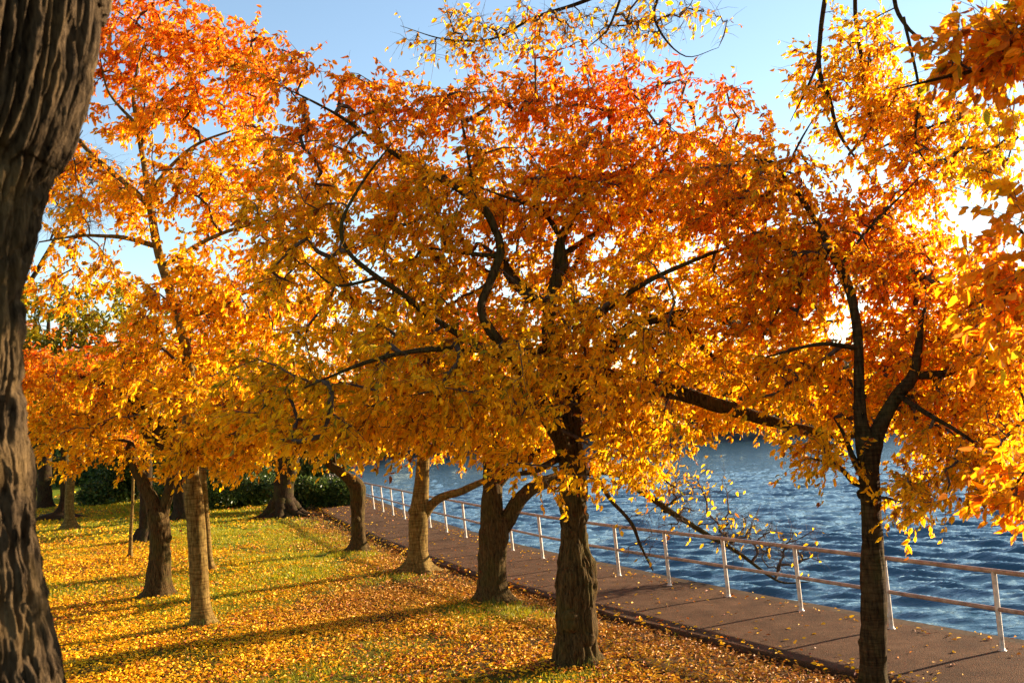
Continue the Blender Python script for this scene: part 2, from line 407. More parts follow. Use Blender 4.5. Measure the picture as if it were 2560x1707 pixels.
mb.add(np.stack([XX, YY, ZZ], -1), np.stack([ii, ii+b_, ii+b_+1, ii+1], -1).reshape(-1, 4), col.reshape(-1, 3))
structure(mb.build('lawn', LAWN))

# fallen leaves
PWID = 2.45
rng = np.random.default_rng(33)
def scatter(n_, y0, y1, xl, dens=None):
    y = y0+(y1-y0)*rng.random(n_); wx = xl; x = ex(y)-.02-wx*rng.random(n_)
    return x, y
def litter(cnt, y0, y1, wid, sc_=1.0):
    x, y = scatter(cnt, y0, y1, wid)
    g = green(x, y); cl = fbm(xyz(x*1.3, y*1.3, 4.), 4)
    pr = np.clip(1.05-.9*g, .10, 1)*np.clip(.45+2.4*(cl-.38), .28, 1.0)
    dd = ex(y)-x
    pr = pr*np.clip(.35+dd/1.8, .25, 1)
    k = rng.random(cnt) < pr
    return x[k], y[k]
xs, ysl, sz = [], [], []
for cnt, y0, y1, wd, q in ((190000, 8.5, 20, 14, .060), (180000, 20, 34, 22, .068), (70000, 34, 60, 40, .12), (22000, 60, 100, 60, .2)):
    a1, b1 = litter(cnt, y0, y1, wd); xs.append(a1); ysl.append(b1); sz.append(np.full(len(a1), q))
x = np.concatenate(xs); y = np.concatenate(ysl); q = np.concatenate(sz); k = len(x)
lz = lawn_z(x, y)+.008+.035*rng.random(k)
ax = np.stack([rng.normal(size=k), rng.normal(size=k), rng.normal(size=k)*.35], 1)
s = rng.random(k)**1.25+.8*(fbm(xyz(x*.6, y*.6, 2.), 2)-.5)-.04
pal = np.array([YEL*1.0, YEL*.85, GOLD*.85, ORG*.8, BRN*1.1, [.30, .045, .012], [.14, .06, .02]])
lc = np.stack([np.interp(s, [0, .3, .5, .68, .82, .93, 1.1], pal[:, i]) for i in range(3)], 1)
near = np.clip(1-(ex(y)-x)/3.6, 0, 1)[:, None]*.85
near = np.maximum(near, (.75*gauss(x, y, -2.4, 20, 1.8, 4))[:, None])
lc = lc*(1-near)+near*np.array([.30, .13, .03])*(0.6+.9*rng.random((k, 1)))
lc *= (.7+.5*rng.random((k, 1)))
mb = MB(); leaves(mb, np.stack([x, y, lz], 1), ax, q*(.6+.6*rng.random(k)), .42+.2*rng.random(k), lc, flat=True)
k = 7000; jx = ED[rng.integers(10, 110, k)]; of = np.where(rng.random(k) < .25, PWID-.05-.35*rng.random(k)**2, PWID*rng.random(k)**5)
mb_x = jx[:, 0]+of*.87; mb_y = jx[:, 1]+of*.5+rng.normal(size=k)*.3
kk = rng.random(k) < .45; mb_x, mb_y = mb_x[kk], mb_y[kk]; k = len(mb_x)
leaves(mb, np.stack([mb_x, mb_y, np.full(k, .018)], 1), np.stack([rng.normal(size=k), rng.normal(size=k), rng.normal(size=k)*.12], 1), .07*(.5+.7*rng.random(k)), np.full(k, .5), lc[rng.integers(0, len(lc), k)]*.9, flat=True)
ll = mb.build('leaf_litter', LITTER, smooth=False); ll['kind'] = 'stuff'; ll['label'] = 'golden fallen leaves lying thick over the lawn'; ll['category'] = 'fallen leaves'

# grass blades
def blades(cnt, y0, y1, wd, hgt, wdt):
    x, y = scatter(cnt, y0, y1, wd); g = green(x, y)
    k = rng.random(cnt) < (.05+.95*g)*(fbm(xyz(x*2.2, y*2.2, 6.), 2) > .36); x, y = x[k], y[k]; k = len(x)
    z = lawn_z(x, y)-.005; th = rng.random(k)*6.28; h = hgt*(.5+rng.random(k)); le = rng.normal(size=(k, 2))*.4*h[:, None]
    dx, dy = np.cos(th)*wdt, np.sin(th)*wdt
    v = np.stack([np.stack([x-dx, y-dy, z], 1), np.stack([x+dx, y+dy, z], 1), np.stack([x+le[:, 0], y+le[:, 1], z+h], 1)], 1)
    c = np.array([.25, .24, .007])*(.6+.8*rng.random((k, 1)))+np.array([.12, .06, 0])*rng.random((k, 1))
    return v, c
mb = MB()
for args in ((150000, 8.5, 22, 13, .055, .006), (140000, 22, 36, 18, .06, .010), (110000, 36, 62, 36, .07, .02)):
    v, c = blades(*args); mb.add(v.reshape(-1, 3), np.arange(len(v)*3).reshape(-1, 3), np.repeat(c, 3, 0), size=3)
for bx, by in [G(478, 1440)[:2], G(440, 1444)[:2], G(1345, 1538)[:2], G(1135, 1392)[:2]]:   # tufts at the feet of trunks
    k = 70; x = bx+rng.normal(size=k)*.12; y = by-.05+rng.normal(size=k)*.07; z = lawn_z(x, y)-.01; h = .05+.12*rng.random(k); le = rng.normal(size=(k, 2))*.05
    v = np.stack([np.stack([x-.005, y, z], 1), np.stack([x+.005, y, z], 1), np.stack([x+le[:, 0], y+le[:, 1], z+h], 1)], 1)
    mb.add(v.reshape(-1, 3), np.arange(k*3).reshape(-1, 3), np.tile([.10, .12, .02], (k*3, 1)), size=3)
gr = mb.build('grass', GRASSM, smooth=False); gr['kind'] = 'stuff'; gr['label'] = 'short green grass showing between the fallen leaves'; gr['category'] = 'grass'

# ------------------------------------------------------------------ path, seawall, railing
PW = 2.45
tg = norm(np.gradient(ED, axis=0)); nr = np.stack([tg[:, 1], -tg[:, 0]], 1)      # to the right (water side)
m, n, b, o = mat('asphalt_path')
tc = N(n, 'TexCoord'); n1 = N(n, 'TexNoise', Scale=1.6, Detail=9.0, Roughness=.75); n.links.new(tc.outputs['Object'], n1.inputs['Vector'])
n2 = N(n, 'TexNoise', Scale=70.0, Detail=3.0); n.links.new(tc.outputs['Object'], n2.inputs['Vector'])
vo = N(n, 'TexVoronoi', Scale=75.0); n.links.new(tc.outputs['Object'], vo.inputs['Vector'])
r1 = ramp(n, [(.3, (.044, .023, .012)), (.5, (.078, .041, .021)), (.7, (.115, .063, .034))]); n.links.new(n1.outputs[0], r1.inputs[0])
r2 = ramp(n, [(.33, (.55, .53, .5)), (.5, (1, 1, 1)), (.68, (1.5, 1.5, 1.45))]); n.links.new(n2.outputs[0], r2.inputs[0])
mx = N(n, 'MixRGB', blend_type='MULTIPLY', Fac=1.0); n.links.new(r1.outputs[0], mx.inputs[1]); n.links.new(r2.outputs[0], mx.inputs[2])
n.links.new(mx.outputs[0], b.inputs['Base Color']); b.inputs['Roughness'].default_value = .95; b.inputs['Specular IOR Level'].default_value = .05
bp = N(n, 'Bump', Strength=.6, Distance=.012); n.links.new(vo.outputs[0], bp.inputs['Height']); n.links.new(bp.outputs[0], b.inputs['Normal'])
PATHM = m
m, n, b, o = mat('seawall_concrete')
tc = N(n, 'TexCoord'); n1 = N(n, 'TexNoise', Scale=4.0, Detail=7.0, Roughness=.7); n.links.new(tc.outputs['Object'], n1.inputs['Vector'])
r1 = ramp(n, [(.3, (.030, .020, .010)), (.7, (.10, .062, .034))]); n.links.new(n1.outputs[0], r1.inputs[0])
n.links.new(r1.outputs[0], b.inputs['Base Color']); b.inputs['Roughness'].default_value = .9; b.inputs['Specular IOR Level'].default_value = .05
bp = N(n, 'Bump', Strength=.5, Distance=.03); n.links.new(n1.outputs[0], bp.inputs['Height']); n.links.new(bp.outputs[0], b.inputs['Normal'])
CONC = m
def strip(name, offs, zs, material, wob=None, seed=0):
    """ribbon along the path edge: offs/zs per column"""
    mb = MB(); cols_ = []
    for kx, (of, z) in enumerate(zip(offs, zs)):
        q = ED+nr*of
        if wob and wob[kx]: q = q+nr*((fbm(xyz(ED[:, 0]*1.7, ED[:, 1]*1.7, seed), 3)-.5)*wob[kx])[:, None]
        cols_.append(np.concatenate([q, np.full((len(q), 1), z)], 1))
    V = np.stack(cols_, 1); a, b2 = V.shape[:2]; i = np.arange(a-1)[:, None]*b2+np.arange(b2-1)[None]
    mb.add(V.reshape(-1, 3), np.stack([i, i+1, i+b2+1, i+b2], -1).reshape(-1, 4)); return structure(mb.build(name, material, smooth=False))
strip('path', [0, 0, .02, 1.2, PW, PW+.02], [-.4, -.012, 0, .012, 0, -.05], PATHM, wob=[.16, .16, .16, 0, 0, 0])
strip('seawall', [PW+.02, PW+.03, PW+.30, PW+.33, PW+.36], [-.2, -.018, -.022, -.05, -2.5], CONC, wob=[0, 0, .05, .05, .05])
m, n, b, o = mat('weathered_white_paint')
tc = N(n, 'TexCoord'); n1 = N(n, 'TexNoise', Scale=9.0, Detail=6.0, Roughness=.7); n.links.new(tc.outputs['Object'], n1.inputs['Vector'])
r1 = ramp(n, [(.28, (.22, .10, .05)), (.42, (.42, .33, .25)), (.6, (.58, .49, .40))]); n.links.new(n1.outputs[0], r1.inputs[0])
n.links.new(r1.outputs[0], b.inputs['Base Color']); b.inputs['Roughness'].default_value = .5
POSTM = m
m, n, b, o = mat('weathered_tan_rail')
tc = N(n, 'TexCoord'); n1 = N(n, 'TexNoise', Scale=6.0, Detail=6.0, Roughness=.7); n.links.new(tc.outputs['Object'], n1.inputs['Vector'])
r1 = ramp(n, [(.3, (.13, .065, .04)), (.5, (.28, .18, .12)), (.7, (.42, .30, .21))]); n.links.new(n1.outputs[0], r1.inputs[0])
n.links.new(r1.outputs[0], b.inputs['Base Color']); b.inputs['Roughness'].default_value = .5
RAILM = m
posts = [(2850, 1745)]
foot = [G(x/S, y/S)[:2] for x, y in ((2506, 1626), (2229, 1571), (2003, 1526), (1821, 1491), (1674, 1463), (1548, 1438.5), (1447, 1417), (1357, 1395.5), (1282, 1375.5), (1217, 1359), (1165, 1343.4), (1117, 1330), (1076, 1318), (1042, 1307), (1012, 1297), (983, 1287.5), (958, 1279), (935, 1272))]
far = [(861, 1247), (847, 1240), (836, 1235), (828, 1230), (821, 1226)]
foot2 = foot+[G(x/S, y/S)[:2] for x, y in ((911, 1264), (887, 1256))]+[G(x/S, y/S)[:2] for x, y in far]
d0 = foot[0]-foot[1]
foot2 = [foot[0]+d0*k for k in (4, 3, 2, 1)]+foot2
last = foot2[-1]; dl = norm((foot2[-1]-foot2[-5])[None])[0]*1.9
for k in range(1, 16): foot2.append(last+dl*k+np.array([-.012*k*k, 0]))
LEAN = np.array([-.046, -.067, .95])
rail = empty('railing', None, 'weathered two-rail metal railing with pale posts along the water side of the path', 'railing')
rail.location = (*foot2[4], 0)
def upright(H, seed):
    mb = MB(); r = .031
    pr = np.array([[0, 0, -.03, .05], [0, 0, .008, .05], [0, 0, .012, r+.004], [0, 0, .05, r], [*(LEAN*.5/ .95*.95), r], [*LEAN*1.0, r]])
    pr[-1, 2] = .95; tube(mb, pr, 12); return mb
pm = upright(.95, 0).build('post', POSTM, rail, world=False)
for i, fxy in enumerate(foot2):
    o_ = pm if i == 0 else pm.copy()
    if i: sc.collection.objects.link(o_); o_.parent = rail
    o_.location = (fxy[0]-rail.location[0], fxy[1]-rail.location[1], 0)
for nm, h, rr in (('top_rail', .955, .030), ('middle_rail', .50, .027)):
    pts = np.array([[fx+LEAN[0]*h/.95-rail.location[0], fy+LEAN[1]*h/.95-rail.location[1], h, rr] for fx, fy in foot2])
    mb = MB(); tube(mb, spline(pts, .5), 10); mb.build(nm, RAILM, rail, world=False)

# ------------------------------------------------------------------ water
WZ = -.9
m, n, b, o = mat('river_water')
b.inputs['Base Color'].default_value = (.03, .080, .115, 1); b.inputs['Roughness'].default_value = .05
b.inputs['IOR'].default_value = 1.33; b.inputs['Specular IOR Level'].default_value = .6
tc = N(n, 'TexCoord'); mp = N(n, 'Mapping'); mp.inputs['Scale'].default_value = (.5, 1.25, 1); mp.inputs['Rotation'].default_value = (0, 0, R_(14))
n.links.new(tc.outputs['Object'], mp.inputs['Vector'])
n1 = N(n, 'TexNoise', Scale=5.5, Detail=6.0, Roughness=.6, Distortion=.6); n.links.new(mp.outputs[0], n1.inputs['Vector'])
bp = N(n, 'Bump', Strength=.8, Distance=.06); n.links.new(n1.outputs[0], bp.inputs['Height']); n.links.new(bp.outputs[0], b.inputs['Normal'])
WATER = m
wr = np.random.default_rng(5)
waves = []
for k in range(46):
    lam = .42*(1.07**k) if k < 36 else 4*wr.random()+.8
    th = R_(248)+wr.normal()*.42; waves.append((2*np.pi/lam, math.cos(th), math.sin(th), wr.random()*6.28, .026*lam**.70 if lam < 1.4 else .016*(lam/1.4)**.25*.7))
def water_z(x, y):
    z = 0; wx = x+.5*(fbm(xyz(x*.5, y*.5, 1), 2)-.5); wy = y+.5*(fbm(xyz(x*.5, y*.5, 5), 2)-.5)
    amp = .5+1.0*fbm(xyz(x*.12, y*.12, 9), 2)
    for kk, cx, cy, ph, a in waves: z = z+1.0*a*(1-2*np.abs(np.sin(.5*(kk*(wx*cx+wy*cy)+ph)))**.9)*.55
    return z*amp
mb = MB()
def sheet(xs_, ys_, fade):
    X, Y = np.meshgrid(xs_, ys_, indexing='ij'); Z = WZ+water_z(X, Y)*fade(X, Y)
    a, b2 = X.shape; i = np.arange(a-1)[:, None]*b2+np.arange(b2-1)[None]
    mb.add(np.stack([X, Y, Z], -1).reshape(-1, 3), np.stack([i, i+b2, i+b2+1, i+1], -1).reshape(-1, 4))
xs_ = np.concatenate([np.arange(-60, -14, 2), np.arange(-14, 24, .085), np.arange(24, 60, 1.0), np.arange(60, 700, 20)])
ys_ = np.concatenate([np.arange(-60, 8, 3), np.arange(8, 34, .085), np.arange(34, 66, .2), np.arange(66, 90, .4), np.arange(90, 140, 1.0), np.arange(140, 700, 20)])
sheet(xs_, ys_, lambda X, Y: (X > -14.5)*(Y > 7)*np.clip((90-Y)/40, .12, 1)*np.clip((60-X)/36, .12, 1))
structure(mb.build('water', WATER))

# ------------------------------------------------------------------ trees beside the path
make_tree('cherry_tree', 'stout dark-trunked golden cherry at the path edge, its crown spreading across the centre', 'tree', 13.2,
  [(1329, 1537, .245), (1323, 1480, .235), (1320, 1400, .232), (1319, 1310, .235), (1317, 1270, .2), (1316, 1200, .168), (1317, 1100, .155), (1310, 1030, .165), (1300, 950, .15), (1285, 880, .115), (1262, 790, .10), (1262, 700, .095), (1278, 640, .09), (1288, 600, .105), (1290, 550, .06), (1330, 470, .045), (1370, 400, .02)],
  [[(1312, 1060, .12), (1285, 1000, .11, 13.0), (1250, 940, .105, 12.8), (1222, 880, .08, 12.6), (1180, 830, .075, 12.5), (1120, 750, .06, 12.4), (1105, 700, .055, 12.4), (1128, 640, .05, 12.5), (1150, 580, .05, 12.6), (1135, 530, .05, 12.6), (1110, 480, .05, 12.6), (1040, 430, .04, 12.5), (950, 380, .035, 12.4), (870, 330, .025, 12.3), (770, 260, .018, 12.2), (650, 200, .008, 12.2)],
   [(1258, 705, .075), (1212, 672, .085), (1172, 628, .07), (1150, 580, .055)],
   [(1112, 490, .03, 12.6), (1086, 420, .025, 12.8), (1070, 330, .018, 12.9), (1052, 230, .008, 13)],
   [(1145, 590, .03, 12.6), (1080, 583, .024, 12.6), (990, 570, .012, 12.7)],
   [(1190, 840, .055, 12.5), (1050, 765, .04, 12.1), (930, 680, .036, 11.8), (862, 635, .03, 11.6), (800, 575, .024, 11.5), (786, 510, .02, 11.4), (832, 420, .015, 11.4), (900, 330, .008, 11.4)],
   [(862, 640, .02, 11.6), (770, 655, .015, 11.4), (700, 600, .008, 11.2)],
   [(1295, 900, .10), (1380, 830, .085), (1430, 765, .08), (1490, 732, .07), (1560, 745, .045), (1620, 800, .03), (1680, 860, .015)],
   [(1500, 732, .05), (1600, 715, .045, 13.4), (1690, 745, .06, 13.8), (1740, 762, .06, 14), (1830, 748, .04, 14.2), (1930, 735, .02, 14.4)],
   [(1305, 945, .13), (1390, 880, .12, 13.3), (1465, 880, .115, 13.3), (1560, 905, .10, 13.2), (1680, 940, .085, 13.1), (1800, 975, .07, 13.0), (1880, 992, .055, 12.9), (1945, 1000, .04, 12.8), (2050, 985, .02, 12.7)],
   [(1290, 590, .05), (1330, 560, .035, 13.5), (1420, 500, .03, 13.8), (1520, 400, .02, 14), (1600, 300, .01, 14)],
   [(1290, 545, .035), (1240, 480, .03, 13.0), (1180, 460, .02, 12.8), (1100, 430, .01, 12.6)],
   [(1270, 800, .05), (1180, 810, .035, 11.8), (1000, 800, .03, 10.9), (850, 830, .02, 10.5), (700, 890, .01, 10.2)],
   [(1285, 1050, .05), (1230, 1080, .04, 12.6), (1180, 1090, .02, 12)],
   [(1320, 760, .05), (1500, 640, .03, 12.6), (1700, 560, .02, 12.6), (1850, 520, .01, 12.5)]],
  [(1150, 420, 13.2, 2.3, 1.5, 1.35), (800, 560, 12.4, 1.6, 1.3, 1.3), (760, 300, 12.6, 1.0, 1.0, .65), (1450, 480, 13.6, 1.9, 1.5, 1.4), (1300, 780, 12.8, 2.6, 1.5, .95, 1.1), (950, 870, 11.3, 1.75, 1.1, .75, 1.3), (620, 940, 10.8, 1.0, .9, .5, 1.2),
   (1600, 780, 14.2, 1.7, 1.2, .95), (1200, 960, 11.8, 1.5, 1.1, .62, 1.2), (1440, 1000, 12.6, .75, .9, .75, 1.5), (1430, 1090, 13.6, .55, .5, .35, 1.4), (1650, 890, 14.4, 1.2, 1.0, .5, 1.6), (1850, 900, 14.4, .9, .9, .45, 1.2), (1500, 970, 13.9, .6, .6, .3, 1.4), (1650, 350, 13.0, .95, 1.1, .5, .9), (1230, 230, 13.0, 1.5, 1.4, .35, .8), (1340, 175, 13.0, 1.6, 1.1, .28, 1.2, .55), (1620, 965, 14.6, .95, .7, .32, 1.6), (1850, 975, 14.6, .8, .7, .28, 1.4), (1400, 620, 13.8, 1.3, .9, .6, 1), (1020, 620, 13.2, .9, .8, .5, 1), (700, 190, 12.3, .75, .8, .42, 1.2, .8), (960, 220, 12.8, .8, .8, .35, 1.0, .8), (1600, 210, 13.4, .7, .8, .35, 1.0, .5), (1290, 1120, 12.2, .26, .25, .34, 2.6), (800, 975, 11.0, .9, .8, .26, 1.3), (1800, 620, 13.2, 1.0, 1.3, .9)],
  tips=1280, lpt=80, pal='gold', seed=1, bmat=BARKR, flare=1.0, knobs=18, leafL=.083, rough=.23, sides=96, step=.04, excl=((1290, 985, 12.5, .42, .9, .42), (1330, 1060, 12.9, .28, .8, .30), (1215, 650, 12.3, .4, .6, .35), (1290, 600, 12.6, .3, .6, .3), (1600, 915, 12.7, 1.1, .7, .2), (1700, 750, 13.2, .6, .9, .2)))
make_tree('cherry_tree', 'slim orange cherry with straight banded trunk in front of the path at right', 'tree', 11.3,
  [(2010, 1597, .145), (2007, 1540, .135), (2007, 1400, .132), (2005, 1280, .125), (2002, 1180, .115), (1996, 1090, .118), (1990, 1030, .115), (1977, 960, .07), (1973, 860, .06), (1971, 780, .055), (1955, 680, .05), (1925, 605, .048), (1880, 520, .04), (1840, 455, .032), (1800, 405, .026), (1765, 370, .02), (1690, 372, .008)],
  [[(2000, 1060, .10), (2018, 985, .085), (2060, 910, .065), (2098, 862, .06), (2112, 780, .04), (2120, 720, .02), (2160, 640, .01)],
   [(2098, 862, .045), (2170, 856, .045), (2230, 828, .04), (2350, 815, .03), (2480, 770, .012)],
   [(2003, 1120, .05), (1962, 1105, .035), (1925, 1070, .02, 11.1), (1865, 1052, .008, 11)],
   [(1998, 1120, .05), (1965, 1060, .035), (1940, 1000, .02, 11.5), (1915, 960, .008, 11.6)],
   [(2060, 905, .03), (2130, 950, .025, 10.8), (2200, 990, .02, 10.6), (2300, 1060, .008, 10.4)],
   [(1972, 800, .03), (1880, 790, .02, 11), (1760, 820, .008, 10.8)],
   [(1930, 610, .02), (2000, 520, .016, 11.6), (2090, 430, .008, 11.8)],
   [(1800, 405, .015), (1835, 330, .012, 11.4), (1870, 270, .005, 11.4)]],
  [(2080, 850, 12.2, 1.35, 1.1, .75, 1.3), (2250, 980, 11.2, .8, 1.0, .55, 1.3), (1800, 800, 12.0, .9, .9, .6), (1880, 600, 11.9, 1.1, 1.0, .75), (2060, 620, 12, .95, .8, .5), (1720, 440, 11.6, .9, 1.1, .5), (2050, 480, 12, .7, 1, .4, .5), (1880, 1050, 11.3, .5, .5, .22, 1.2), (2200, 1110, 10.8, .7, .8, .35, 1.1), (2070, 1090, 11.6, .35, .3, .3), (2250, 700, 11, .8, 1.0, .5, .9), (2090, 1150, 10.9, .25, .4, .3, 1.2), (2330, 850, 10.5, .5, .8, .6)],
  tips=600, lpt=82, pal='orange', seed=2, bmat=BARK, flare=.5, knobs=6, leafL=.08, sides=64, step=.04, rough=.12)
make_tree('cherry_tree', 'cherry with a forked swollen trunk on a grassy mound, next beyond the stout centre tree', 'tree', 18.2,
  [(1132, 1387, .27), (1131, 1345, .235), (1130, 1270, .23), (1133, 1222, .26), (1129, 1180, .19), (1131, 1110, .175), (1129, 1050, .17), (1127, 960, .16), (1135, 880, .12), (1150, 800, .08), (1160, 700, .04)],
  [[(1135, 1240, .13), (1166, 1190, .15), (1200, 1140, .13), (1245, 1108, .12, 18.4), (1330, 1085, .08, 18.8), (1420, 1090, .068, 19.2), (1500, 1148, .060, 19.4), (1560, 1188, .052, 19.5), (1640, 1235, .044, 19.6), (1700, 1270, .036, 19.7), (1760, 1318, .026, 19.7), (1800, 1338, .02, 19.7), (1860, 1335, .008, 19.7)],
   [(1135, 1120, .10), (1175, 1075, .09), (1235, 1042, .08, 18.3), (1330, 1000, .05, 18.5), (1450, 980, .02, 18.8)],
   [(1360, 1085, .045, 18.9), (1400, 1140, .04, 19), (1450, 1202, .034, 19.1), (1470, 1250, .026, 19.1), (1500, 1310, .012, 19.1)],
   [(1130, 980, .08), (1060, 900, .06), (980, 840, .03)]],
  [(1150, 880, 18, 2.2, 1.9, 1.3), (1350, 960, 18.5, 1.8, 1.5, .9), (1000, 930, 17.6, 1.6, 1.5, .9), (1450, 1060, 19, .9, .9, .35), (1650, 1190, 19.5, 1.5, .5, .6, 9.0, .018), (1800, 1260, 19.7, .9, .4, .5, 9.0, .015), (1480, 1240, 19.3, .7, .4, .6, 9, .02), (1560, 1110, 19.3, 1.2, .5, .4, 3, .10)],
  tips=520, lpt=60, pal='gold', seed=3, zmin=-.35, bmat=BARKR, flare=.7, sides=64, step=.05, knobs=6, leafL=.11, rough=.12)
make_tree('cherry_tree', 'smooth-barked cherry with a low right limb, between the pollarded and the forked trunk', 'tree', 22.5,
  [(958, 1314, .25), (959, 1270, .21), (961, 1210, .205), (964, 1160, .19), (970, 1100, .15), (974, 1040, .13), (978, 960, .12), (985, 860, .09), (985, 760, .07), (980, 660, .04)],
  [[(966, 1195, .12), (990, 1160, .10), (1020, 1138, .09), (1065, 1125, .08), (1120, 1100, .06), (1200, 1060, .03)],
   [(980, 900, .06), (1040, 820, .05), (1100, 740, .02)], [(983, 820, .06), (920, 750, .04), (860, 700, .02)]],
  [(980, 800, 22.5, 2.3, 2, 1.7), (850, 960, 22, 1.8, 1.8, .9), (1100, 980, 23, 1.9, 1.6, .9)],
  tips=210, lpt=65, pal='gold', seed=4, bmat=BARKY, flare=1.1, sides=48, step=.06, leafL=.11, knobs=2, rough=.07)
make_tree('cherry_tree', 'pollarded cherry with one bent limb to the left, where the lawn meets the path', 'tree', 26.8,
  [(822, 1270, .24), (822, 1240, .20), (821, 1190, .185), (822, 1145, .195), (818, 1118, .20), (800, 1098, .15), (780, 1084, .13), (755, 1062, .11), (720, 1020, .08), (690, 960, .05)],
  [[(785, 1088, .05), (805, 1030, .035), (840, 960, .025), (900, 900, .01)], [(770, 1075, .05), (760, 980, .03), (740, 880, .015)], [(740, 1048, .05), (640, 1030, .03), (540, 1050, .012)]],
  [(780, 960, 26.5, 2.4, 2.0, 1.2), (640, 990, 26, 2.0, 1.8, 1.0), (900, 880, 27, 1.8, 1.8, 1.0)],
  tips=190, lpt=65, pal='gold', seed=5, bmat=BARKR, flare=.8, leafL=.10, sides=48, step=.06, knobs=5, rough=.16)
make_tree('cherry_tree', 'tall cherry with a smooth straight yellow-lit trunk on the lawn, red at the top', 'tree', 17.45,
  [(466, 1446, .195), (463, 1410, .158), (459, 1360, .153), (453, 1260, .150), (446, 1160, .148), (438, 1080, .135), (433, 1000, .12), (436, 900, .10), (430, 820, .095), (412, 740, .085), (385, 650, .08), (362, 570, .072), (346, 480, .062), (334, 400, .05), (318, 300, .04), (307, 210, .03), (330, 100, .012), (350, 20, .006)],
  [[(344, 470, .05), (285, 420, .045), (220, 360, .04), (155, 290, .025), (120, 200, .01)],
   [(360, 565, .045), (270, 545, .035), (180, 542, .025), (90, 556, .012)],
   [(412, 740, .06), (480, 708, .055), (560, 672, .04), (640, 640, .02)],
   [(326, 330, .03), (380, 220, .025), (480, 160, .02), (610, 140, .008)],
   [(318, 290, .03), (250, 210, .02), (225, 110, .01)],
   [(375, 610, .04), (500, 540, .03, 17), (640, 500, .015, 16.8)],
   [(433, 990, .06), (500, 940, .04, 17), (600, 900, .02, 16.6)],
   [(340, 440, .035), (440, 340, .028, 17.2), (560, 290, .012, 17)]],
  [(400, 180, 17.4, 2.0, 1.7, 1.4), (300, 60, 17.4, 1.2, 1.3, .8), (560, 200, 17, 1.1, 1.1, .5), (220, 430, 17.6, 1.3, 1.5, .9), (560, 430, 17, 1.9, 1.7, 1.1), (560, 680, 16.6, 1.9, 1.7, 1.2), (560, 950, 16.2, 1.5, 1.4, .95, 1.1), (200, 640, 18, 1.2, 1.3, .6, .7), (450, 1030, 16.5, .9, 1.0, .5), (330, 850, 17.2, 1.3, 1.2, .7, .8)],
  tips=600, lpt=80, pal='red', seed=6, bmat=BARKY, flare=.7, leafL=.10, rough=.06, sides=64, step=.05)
make_tree('cherry_tree', 'crooked dark cherry with a heavy limb leaning left behind the smooth straight trunk', 'tree', 21.1,
  [(362, 1374, .27), (364, 1330, .215), (367, 1270, .20), (366, 1215, .20), (360, 1180, .20), (345, 1140, .14), (322, 1095, .13), (305, 1058, .12), (300, 1030, .11), (298, 1015, .05)],
  [[(366, 1200, .13), (382, 1150, .11), (397, 1090, .11), (396, 1020, .13), (360, 975, .15), (310, 930, .14), (265, 895, .11), (200, 865, .08), (130, 850, .04)],
   [(395, 1020, .08), (410, 940, .06), (430, 860, .03)],
   [(396, 1040, .08), (340, 1000, .09), (315, 955, .09), (290, 900, .05), (250, 820, .02)]],
  [(250, 900, 21, 2.4, 2.0, 1.1), (160, 1000, 20.6, 1.3, 1.5, .8), (420, 880, 21, 1.6, 1.5, 1.2), (330, 1050, 21.6, 1.2, 1.2, .5), (120, 860, 21, 1.4, 1.5, .8), (500, 1060, 21, 1.5, 1.2, .5)],
  tips=300, lpt=75, pal='gold', seed=7, bmat=BARKR, flare=.6, leafL=.095, sides=56, step=.05, knobs=4, rough=.14)
t_ = make_tree('young_tree', 'thin pale sapling pole standing alone on the lawn, left of the crooked dark cherry', 'tree', 28.05,
  [(297, 1287, .075), (299, 1270, .05), (301, 1220, .045), (304, 1160, .042), (306, 1100, .035), (308, 1020, .02)], [[(304, 1165, .015), (312, 1150, .01), (322, 1130, .004)]],
  [(306, 1030, 28, .8, .8, .6)], tips=24, lpt=40, pal='dull', seed=8, bmat=BARKY, flare=.9, leafL=.11, sides=14)
make_tree('cherry_tree', 'slender young cherry half hidden right behind the smooth straight trunk', 'tree', 24.6,
  [(484, 1314, .14), (480, 1280, .085), (474, 1200, .08), (468, 1120, .08), (466, 1040, .07), (470, 900, .05), (480, 800, .02)], [[(468, 1060, .05), (540, 980, .03), (620, 920, .01)], [(468, 1000, .04), (420, 900, .02), (400, 820, .01)]],
  [(520, 1000, 24.5, 1.8, 1.5, .9), (620, 900, 24, 1.5, 1.5, .9)], tips=120, lpt=50, pal='orange', seed=9, bmat=BARKY, leafL=.11, sides=16)
make_tree('shade_tree', 'dark shaded trunk seen directly behind the left side of the crooked cherry', 'tree', 32.9,
  [(337, 1245, .38), (336, 1220, .22), (335, 1160, .2), (336, 1060, .18), (340, 940, .12), (345, 850, .05)], [[(338, 1000, .1), (420, 900, .06), (520, 820, .02)], [(338, 1040, .1), (260, 960, .06), (160, 900, .02)]],
  [(330, 880, 33, 3.6, 3, 1.8)], tips=130, lpt=60, pal='dull', seed=10, bmat=BARKD, leafL=.13, sides=16, spread=.5)
make_tree('shade_tree', 'blackish trunk showing between the crooked cherry and the smooth straight trunk', 'tree', 41.1,
  [(420, 1194, .42), (418, 1170, .33), (415, 1100, .3), (418, 1000, .25), (430, 850, .15), (440, 750, .06)], [[(418, 1000, .15), (520, 880, .1), (620, 800, .04)], [(420, 960, .12), (330, 860, .08), (240, 800, .04)]],
  [(450, 850, 41, 5, 4, 2.6)], tips=150, lpt=70, pal='orange', seed=11, bmat=BARKD, leafL=.16, sides=16, spread=.6)
